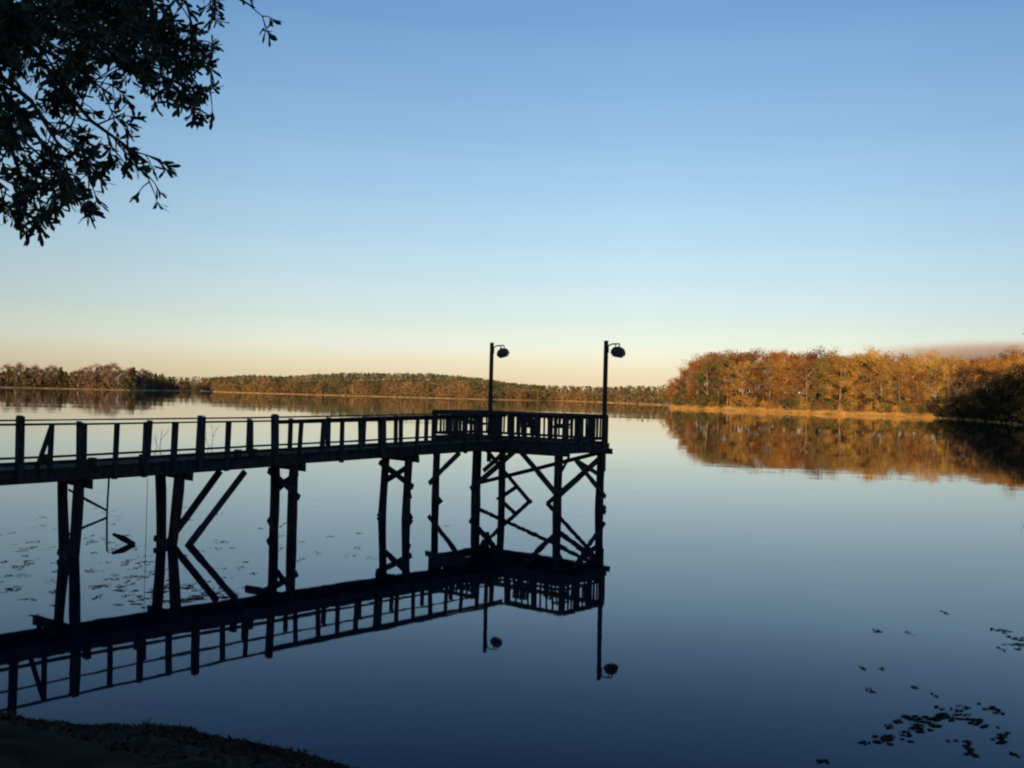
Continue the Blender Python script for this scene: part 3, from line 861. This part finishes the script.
def weed_patch(name, label, blobs, seed, zr=.007, size=.017):
    """floating dead leaves and weed: many small flat curled flakes"""
    rl = np.random.default_rng(seed); P = []
    for (x, y, rx, ry, n) in blobs:
        n = int(n * .9) + 1
        for q in range(7):
            rq = rl.uniform(.06, .26); cx_ = x + rl.normal() * rx * .45; cy_ = y + rl.normal() * ry * .6
            g = rl.normal(size=(n, 2)) * np.array([rx * rq, ry * rq * .5])
            g[:, 1] += g[:, 0] * rl.normal() * .4
            P.append(np.stack([cx_ + g[:, 0], cy_ + g[:, 1], rl.uniform(.004, zr, n)], 1))
    P = np.concatenate(P); n = len(P)
    a = rl.uniform(0, 2 * pi, n); s = size * rl.uniform(.4, 1.4, n)
    ux = np.stack([np.cos(a), np.sin(a), rl.normal(size=n) * .06], 1) * s[:, None]
    vx = np.stack([-np.sin(a), np.cos(a), rl.normal(size=n) * .08], 1) * (s * rl.uniform(.25, .7, n))[:, None]
    up = np.zeros((n, 3)); up[:, 2] = rl.uniform(0, .35, n) * s
    Vq = np.stack([P - ux + up, P - vx, P + ux + up * .6, P + vx], 1).reshape(-1, 3)
    Vq[:, 2] = np.maximum(Vq[:, 2], .003)
    o = np_mesh(name, Vq, np.arange(4 * n).reshape(n, 4), M['weed'])
    return tag(o, label, 'water weed', kind='stuff')
def gp(px, py):
    """ground position (metres) of a spot on the water read off the photograph"""
    a = px - 512; b = py - 395.5; c, s_ = cos(roll), sin(roll)
    u = a * c + b * s_; v = -a * s_ + b * c
    d = F * CH / v; return u * d / F, d
def blobs(lst):
    out = []
    for px, py, wx, hy, n in lst:
        x, y = gp(px, py); x2, y2 = gp(px + wx, py); x3, y3 = gp(px, py + hy)
        out.append((x, y, abs(x2 - x), abs(y3 - y), n))
    return out
weed_patch('floating_weed', 'dark clump of floating leaves and weed in the lower right water', blobs([
    (915, 718, 12, 3, 60), (940, 719, 14, 4, 110), (950, 715, 20, 3, 60), (975, 721, 12, 4, 90), (990, 707, 8, 3, 40), (997, 711, 5, 2, 14),
    (880, 738, 8, 4, 60), (888, 736, 7, 3, 30), (864, 741, 5, 2, 14), (905, 733, 8, 3, 34), (918, 727, 12, 4, 70), (930, 724, 10, 4, 50), (886, 725, 5, 2, 16), (895, 720, 5, 2, 16),
    (998, 731, 8, 3, 26), (996, 738, 10, 3, 40), (965, 744, 9, 4, 30), (972, 753, 7, 2, 26), (1013, 753, 3, 3, 14), (818, 760, 4, 2, 12), (824, 759, 3, 2, 8),
    (962, 706, 5, 2, 12), (937, 706, 4, 2, 8), (955, 709, 6, 2, 10)]), 1)
weed_patch('floating_weed', 'few dark scraps of weed on the water at the right edge', blobs([
    (994, 629, 6, 2, 18), (1002, 630, 4, 2, 14), (1015, 637, 8, 3, 36), (1018, 644, 14, 1.5, 30), (1000, 648, 4, 2, 8), (1018, 648, 5, 1, 8),
    (874, 630, 6, 2, 14), (945, 613, 4, 2, 10), (907, 632, 3, 2, 5), (862, 668, 3, 2, 9), (880, 668, 3, 1, 5), (869, 690, 5, 2, 10), (914, 687, 3, 2, 8), (932, 694, 3, 2, 4)]), 2)
wl = []
rw = random.Random(9)
for k in range(120):
    px = rw.choice([rw.uniform(0, 60), rw.uniform(90, 160), rw.uniform(100, 250), rw.uniform(0, 380)]); py = rw.gauss(565, 28) if px < 260 else rw.uniform(528, 560)
    if py < 505: continue
    wl.append((px, py, rw.uniform(3, 10), rw.uniform(.8, 2), rw.randint(5, 16)))
wl += [(rw.uniform(110, 250), rw.gauss(594, 6), rw.uniform(3, 9), 1.2, 14) for k in range(26)]
wl += [(160, 590, 22, 4, 150), (200, 598, 26, 5, 220), (230, 596, 16, 5, 120), (140, 602, 14, 3, 70), (185, 585, 18, 3, 60), (12, 588, 12, 2, 40), (24, 565, 4, 2, 16), (100, 586, 8, 2, 20), (448, 462, 5, 1, 14), (447, 526, 4, 1, 6), (330, 536, 4, 1, 8), (358, 548, 5, 1, 9), (30, 542, 14, 2, 22), (95, 540, 9, 3, 30), (287, 523, 3, 5, 30)]
weed_patch('floating_weed', 'scattered floating leaves and weed on the water around the pier piles', blobs(wl), 3, size=.014)

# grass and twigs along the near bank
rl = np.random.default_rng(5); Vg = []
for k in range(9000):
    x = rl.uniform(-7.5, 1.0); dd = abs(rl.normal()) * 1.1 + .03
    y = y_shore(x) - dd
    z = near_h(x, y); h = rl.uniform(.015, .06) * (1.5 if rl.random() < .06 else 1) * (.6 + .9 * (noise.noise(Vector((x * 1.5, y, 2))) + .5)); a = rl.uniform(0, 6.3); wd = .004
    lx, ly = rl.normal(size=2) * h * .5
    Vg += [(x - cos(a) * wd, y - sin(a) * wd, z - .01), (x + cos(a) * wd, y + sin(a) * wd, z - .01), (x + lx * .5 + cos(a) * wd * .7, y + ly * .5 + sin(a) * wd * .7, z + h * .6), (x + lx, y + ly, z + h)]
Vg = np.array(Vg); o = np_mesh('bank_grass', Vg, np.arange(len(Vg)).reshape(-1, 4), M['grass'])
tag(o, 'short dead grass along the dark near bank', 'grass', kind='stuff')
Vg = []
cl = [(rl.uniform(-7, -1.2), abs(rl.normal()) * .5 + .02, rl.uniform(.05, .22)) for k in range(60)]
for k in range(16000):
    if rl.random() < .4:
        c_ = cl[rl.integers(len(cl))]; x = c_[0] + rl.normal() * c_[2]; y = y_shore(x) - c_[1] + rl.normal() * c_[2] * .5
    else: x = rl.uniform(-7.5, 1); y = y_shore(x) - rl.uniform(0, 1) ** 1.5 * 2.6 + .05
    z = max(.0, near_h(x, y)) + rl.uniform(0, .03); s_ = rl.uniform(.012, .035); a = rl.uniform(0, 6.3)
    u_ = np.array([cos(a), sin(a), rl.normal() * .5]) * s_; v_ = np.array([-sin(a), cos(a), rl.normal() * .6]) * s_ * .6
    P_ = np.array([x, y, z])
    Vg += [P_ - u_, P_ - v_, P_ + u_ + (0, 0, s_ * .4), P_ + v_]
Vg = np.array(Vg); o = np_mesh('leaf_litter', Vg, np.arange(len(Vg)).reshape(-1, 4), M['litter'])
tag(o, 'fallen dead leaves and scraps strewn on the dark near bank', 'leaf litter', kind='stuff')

# ------------------------------------------------------------------ overhanging oak, upper left
oak = thing('oak_tree', 'big dark oak hanging its leafy branches into the upper left corner', 'tree', (-8.0, 2.6, 1.6))
oz = near_h(-8.0, 2.6); oak.location.z = oz
OL = Vector(oak.location)
def bx(px, py, Y):
    a = px - 512; b = py - 395.5; c, s_ = cos(roll), sin(roll)
    return Vector(((a * c + b * s_) / F * Y, Y, CH - (-a * s_ + b * c) / F * Y))
def to_px(P):
    u = P[0] / P[1] * F; v = (CH - P[2]) / P[1] * F; c, s_ = cos(roll), sin(roll)
    return 512 + u * c - v * s_, 395.5 + u * s_ + v * c
ro = random.Random(21)
LV = []      # leaf vertices
def leaf(p, d, L, wd):
    d = d.normalized(); s_ = d.cross(Vector((ro.uniform(-1, 1), ro.uniform(-1, 1), ro.uniform(-1, 1)))).normalized()
    n = s_.cross(d)
    b = -n * L * .06
    LV.extend([p, p + d * L * .35 + s_ * wd * .32, p + d * L * .70 + s_ * wd * .5 + b, p + d * L * .92 + s_ * wd * .34 + b, p + d * L + b * 2.2,
               p + d * L * .92 - s_ * wd * .34 + b, p + d * L * .70 - s_ * wd * .5 + b, p + d * L * .35 - s_ * wd * .32])
tw = MB()
def sprig(p, d, L=.22, n=9):
    """a twig with a rosette of narrow leaves at its tip"""
    d = d.normalized(); q = p + d * L
    q.z -= L * .12
    tw.tube([p, (p + q) / 2 + Vector((0, 0, .01)), q], [.0045, .0035, .002], 4, caps=False)
    for k in range(n):
        t = ro.uniform(.35, 1.0) ** .6
        base = p.lerp(q, t)
        dr = (d * ro.uniform(.3, 1.2) + Vector((ro.gauss(0, .6), ro.gauss(0, .6), ro.gauss(-.12, .6))))
        leaf(base, dr, ro.uniform(.05, .088), ro.uniform(.017, .026))
def branch(pts, r0, r1, spr, spread=.28, inc=None):
    """branch through the points with side twigs all along"""
    n = len(pts)
    tw.tube(pts, [r0 + (r1 - r0) * i / (n - 1) for i in range(n)], 6, caps=False)
    for i in range(n - 1):
        a, b = pts[i], pts[i + 1]; L = (b - a).length; d = (b - a).normalized()
        k = max(1, int(L * spr * OAKD + ro.random()))
        for j in range(k):
            p = a.lerp(b, ro.random())
            dr = d * ro.uniform(.2, 1) + Vector((ro.gauss(0, .55), ro.gauss(0, .7), ro.gauss(-.15, .55)))
            sl = ro.uniform(.3, 1) * spread
            q = p + dr.normalized() * sl
            tw.tube([p, q], [.006, .004], 4, caps=False)
            for m in range(ro.randint(3, 5)):
                dr2 = dr.normalized() + Vector((ro.gauss(0, .5), ro.gauss(0, .5), ro.gauss(-.1, .5)))
                sprig(p.lerp(q, ro.uniform(.4, 1)), dr2, ro.uniform(.08, .17), ro.randint(6, 11))
# trunk and main limbs
tk = MB()
tk.tube([(0, 0, -.6), (.05, 0, 0), (.1, .1, 1.5), (.0, .15, 3.2), (.25, .2, 5.2), (.3, .3, 8.5)], [.62, .48, .38, .35, .27, .12], 14, caps=False)
# leafy branches that enter the picture (pixel column, row at a given distance, turned into metres)
OAKD = .84
guides = [
    ([(-220, -150, 5.2), (-60, 20, 5.3), (20, 110, 5.4), (55, 165, 5.5), (52, 195, 5.5)], 19, .24),
    ([(-120, 40, 5.0), (0, 120, 5.1), (20, 175, 5.1), (36, 192, 5.2)], 18, .24),
    ([(-80, -60, 5.6), (40, 60, 5.7), (90, 120, 5.8), (125, 145, 5.8), (145, 160, 5.8)], 17, .24),
    ([(-80, -100, 5.9), (60, 10, 6.0), (120, 60, 6.0), (160, 75, 6.1), (185, 85, 6.1), (205, 88, 6.1)], 20, .24),
    ([(-40, -120, 6.2), (100, -20, 6.2), (150, 20, 6.2), (175, 50, 6.2), (190, 75, 6.2)], 22, .24),
    ([(0, -120, 5.4), (110, -40, 5.4), (150, 0, 5.5), (158, 40, 5.6), (160, 75, 5.6)], 22, .24),
    ([(-100, -40, 6.4), (10, 30, 6.4), (80, 70, 6.4), (110, 95, 6.4)], 20, .28),
    ([(-100, 0, 4.8), (-20, 60, 4.9), (30, 100, 5.0), (55, 140, 5.0), (75, 160, 5.0)], 18, .26),
    ([(60, -140, 6.6), (150, -60, 6.6), (205, -22, 6.6), (236, -4, 6.6), (254, 6, 6.6)], 8, .16),
    ([(-60, -80, 6.8), (50, -20, 6.8), (110, 20, 6.8), (120, 50, 6.8)], 22, .28),
    ([(-100, -70, 5.0), (0, 0, 5.0), (60, 30, 5.1), (100, 40, 5.1)], 22, .3),
    ([(-60, -40, 7.2), (30, 30, 7.2), (60, 80, 7.2)], 22, .3),
    ([(20, -60, 7.4), (90, 0, 7.3), (150, 30, 7.2), (180, 40, 7.2)], 20, .28),
    ([(-150, 100, 5.7), (-60, 140, 5.8), (-5, 180, 5.8), (8, 190, 5.8)], 16, .24),
    ([(-90, 20, 6.0), (-30, 90, 6.0), (10, 130, 6.1), (75, 185, 6.2)], 17, .26),
    ([(-60, -100, 6.0), (60, -30, 6.0), (150, -15, 6.0), (185, 0, 6.0), (190, 20, 6.1)], 20, .26),
]
starts = []
for g, dens, spd in guides:
    pts = [bx(*q) - OL for q in g]
    starts.append(pts[0])
    branch(pts, .020, .005, dens, spd)
tops = [Vector((.1, .12, 2.9)), Vector((.05, .15, 3.6)), Vector((.2, .2, 4.6)), Vector((.3, .25, 6.0))]
for k, sp in enumerate(starts):
    a = min(tops, key=lambda t: abs((t.z + .6) - sp.z + 1.0))
    mid = a.lerp(sp, .5) + Vector((0, 0, .35))
    tk.tube([a, a.lerp(mid, .5) + Vector((0, 0, .12)), mid, sp], [.11, .085, .06, .024], 7, caps=False)
# a long limb high over the view whose tip just dips into the top of the frame
g = [bx(*q) - OL for q in ((60, -260, 6.4), (200, -170, 6.6), (330, -90, 6.8), (390, -52, 6.9), (410, -26, 7.0))]
branch(g, .03, .005, 3, .18)
sprig(g[-1], Vector((.1, 0, -.5)), .08, 3)
tk.tube([tops[3], tops[3].lerp(g[0], .5) + Vector((0, 0, .5)), g[0]], [.12, .07, .032], 7, caps=False)
# the rest of the crown, outside the picture
LIMB_N = 0
for k in range(70):
    th = ro.uniform(0, 2 * pi); r_ = ro.uniform(2.0, 5.2); z = ro.uniform(3.2, 9.2)
    c = Vector((cos(th) * r_, sin(th) * r_, z)) + OL
    if c.y > 1.0:
        x_, y_ = to_px(c)
        if x_ > -130 and y_ > -180: continue
    c -= OL
    a = Vector((.2, .2, min(8, max(2.8, z - 1.2))))
    mid = a.lerp(c, .55) + Vector((0, 0, .2))
    tk.tube([a, mid, c], [.06, .035, .012], 5, caps=False)
    branch([mid, mid.lerp(c, .6) + Vector((0, 0, .1)), c, c + (c - mid).normalized() * .4], .014, .005, 9, .55)
trunk_o = tk.build('trunk', M['oakbark'], oak, smooth=True)
tw.build('twigs', M['oakbark'], oak)
LVn = np.array([tuple(p) for p in LV]); print('oak leaves', len(LVn) // 8)
np_mesh('crown', LVn, np.arange(len(LVn)).reshape(-1, 8), M['oakleaf'], oak)

# ------------------------------------------------------------------ low smoke lying beyond the right point
def smoke():
    m = bpy.data.materials.new('smoke'); m.use_nodes = True
    nt = m.node_tree; N, L = nt.nodes, nt.links
    N.remove(N['Principled BSDF'])
    pv = N.new('ShaderNodeVolumePrincipled'); pv.inputs['Color'].default_value = (.78, .69, .66, 1)
    L.new(pv.outputs[0], N['Material Output'].inputs['Volume'])
    tc = N.new('ShaderNodeTexCoord')
    nz = N.new('ShaderNodeTexNoise'); nz.inputs['Scale'].default_value = 1.0; nz.inputs['Detail'].default_value = 3
    mp = N.new('ShaderNodeMapping'); mp.inputs['Scale'].default_value = (2.2, 1.2, 2.0); L.new(tc.outputs['Object'], mp.inputs[0]); L.new(mp.outputs[0], nz.inputs['Vector'])
    ln = N.new('ShaderNodeVectorMath'); ln.operation = 'LENGTH'; L.new(tc.outputs['Object'], ln.inputs[0])
    a = N.new('ShaderNodeMapRange'); a.interpolation_type = 'SMOOTHSTEP'
    a.inputs[1].default_value = 1.0; a.inputs[2].default_value = .55; a.inputs[3].default_value = 0; a.inputs[4].default_value = 1
    ad = N.new('ShaderNodeMath'); ad.operation = 'MULTIPLY_ADD'; L.new(nz.outputs['Fac'], ad.inputs[0]); ad.inputs[1].default_value = .5
    sb = N.new('ShaderNodeMath'); sb.operation = 'SUBTRACT'; L.new(ln.outputs['Value'], sb.inputs[0]); sb.inputs[1].default_value = .25
    L.new(sb.outputs[0], ad.inputs[2]); L.new(ad.outputs[0], a.inputs[0])
    k = N.new('ShaderNodeMath'); k.operation = 'MULTIPLY'; k.inputs[1].default_value = .012; L.new(a.outputs[0], k.inputs[0])
    L.new(k.outputs[0], pv.inputs['Density'])
    bm = bmesh.new(); bmesh.ops.create_icosphere(bm, subdivisions=4, radius=1)
    me = bpy.data.meshes.new('smoke'); bm.to_mesh(me); bm.free(); me.materials.append(m)
    o = link(bpy.data.objects.new('smoke', me)); o.location = (1010, 1600, 78); o.scale = (500, 200, 46)
    tag(o, 'thin greyish pink smoke bank lying low over the wood at the right', 'smoke', kind='stuff')
smoke()
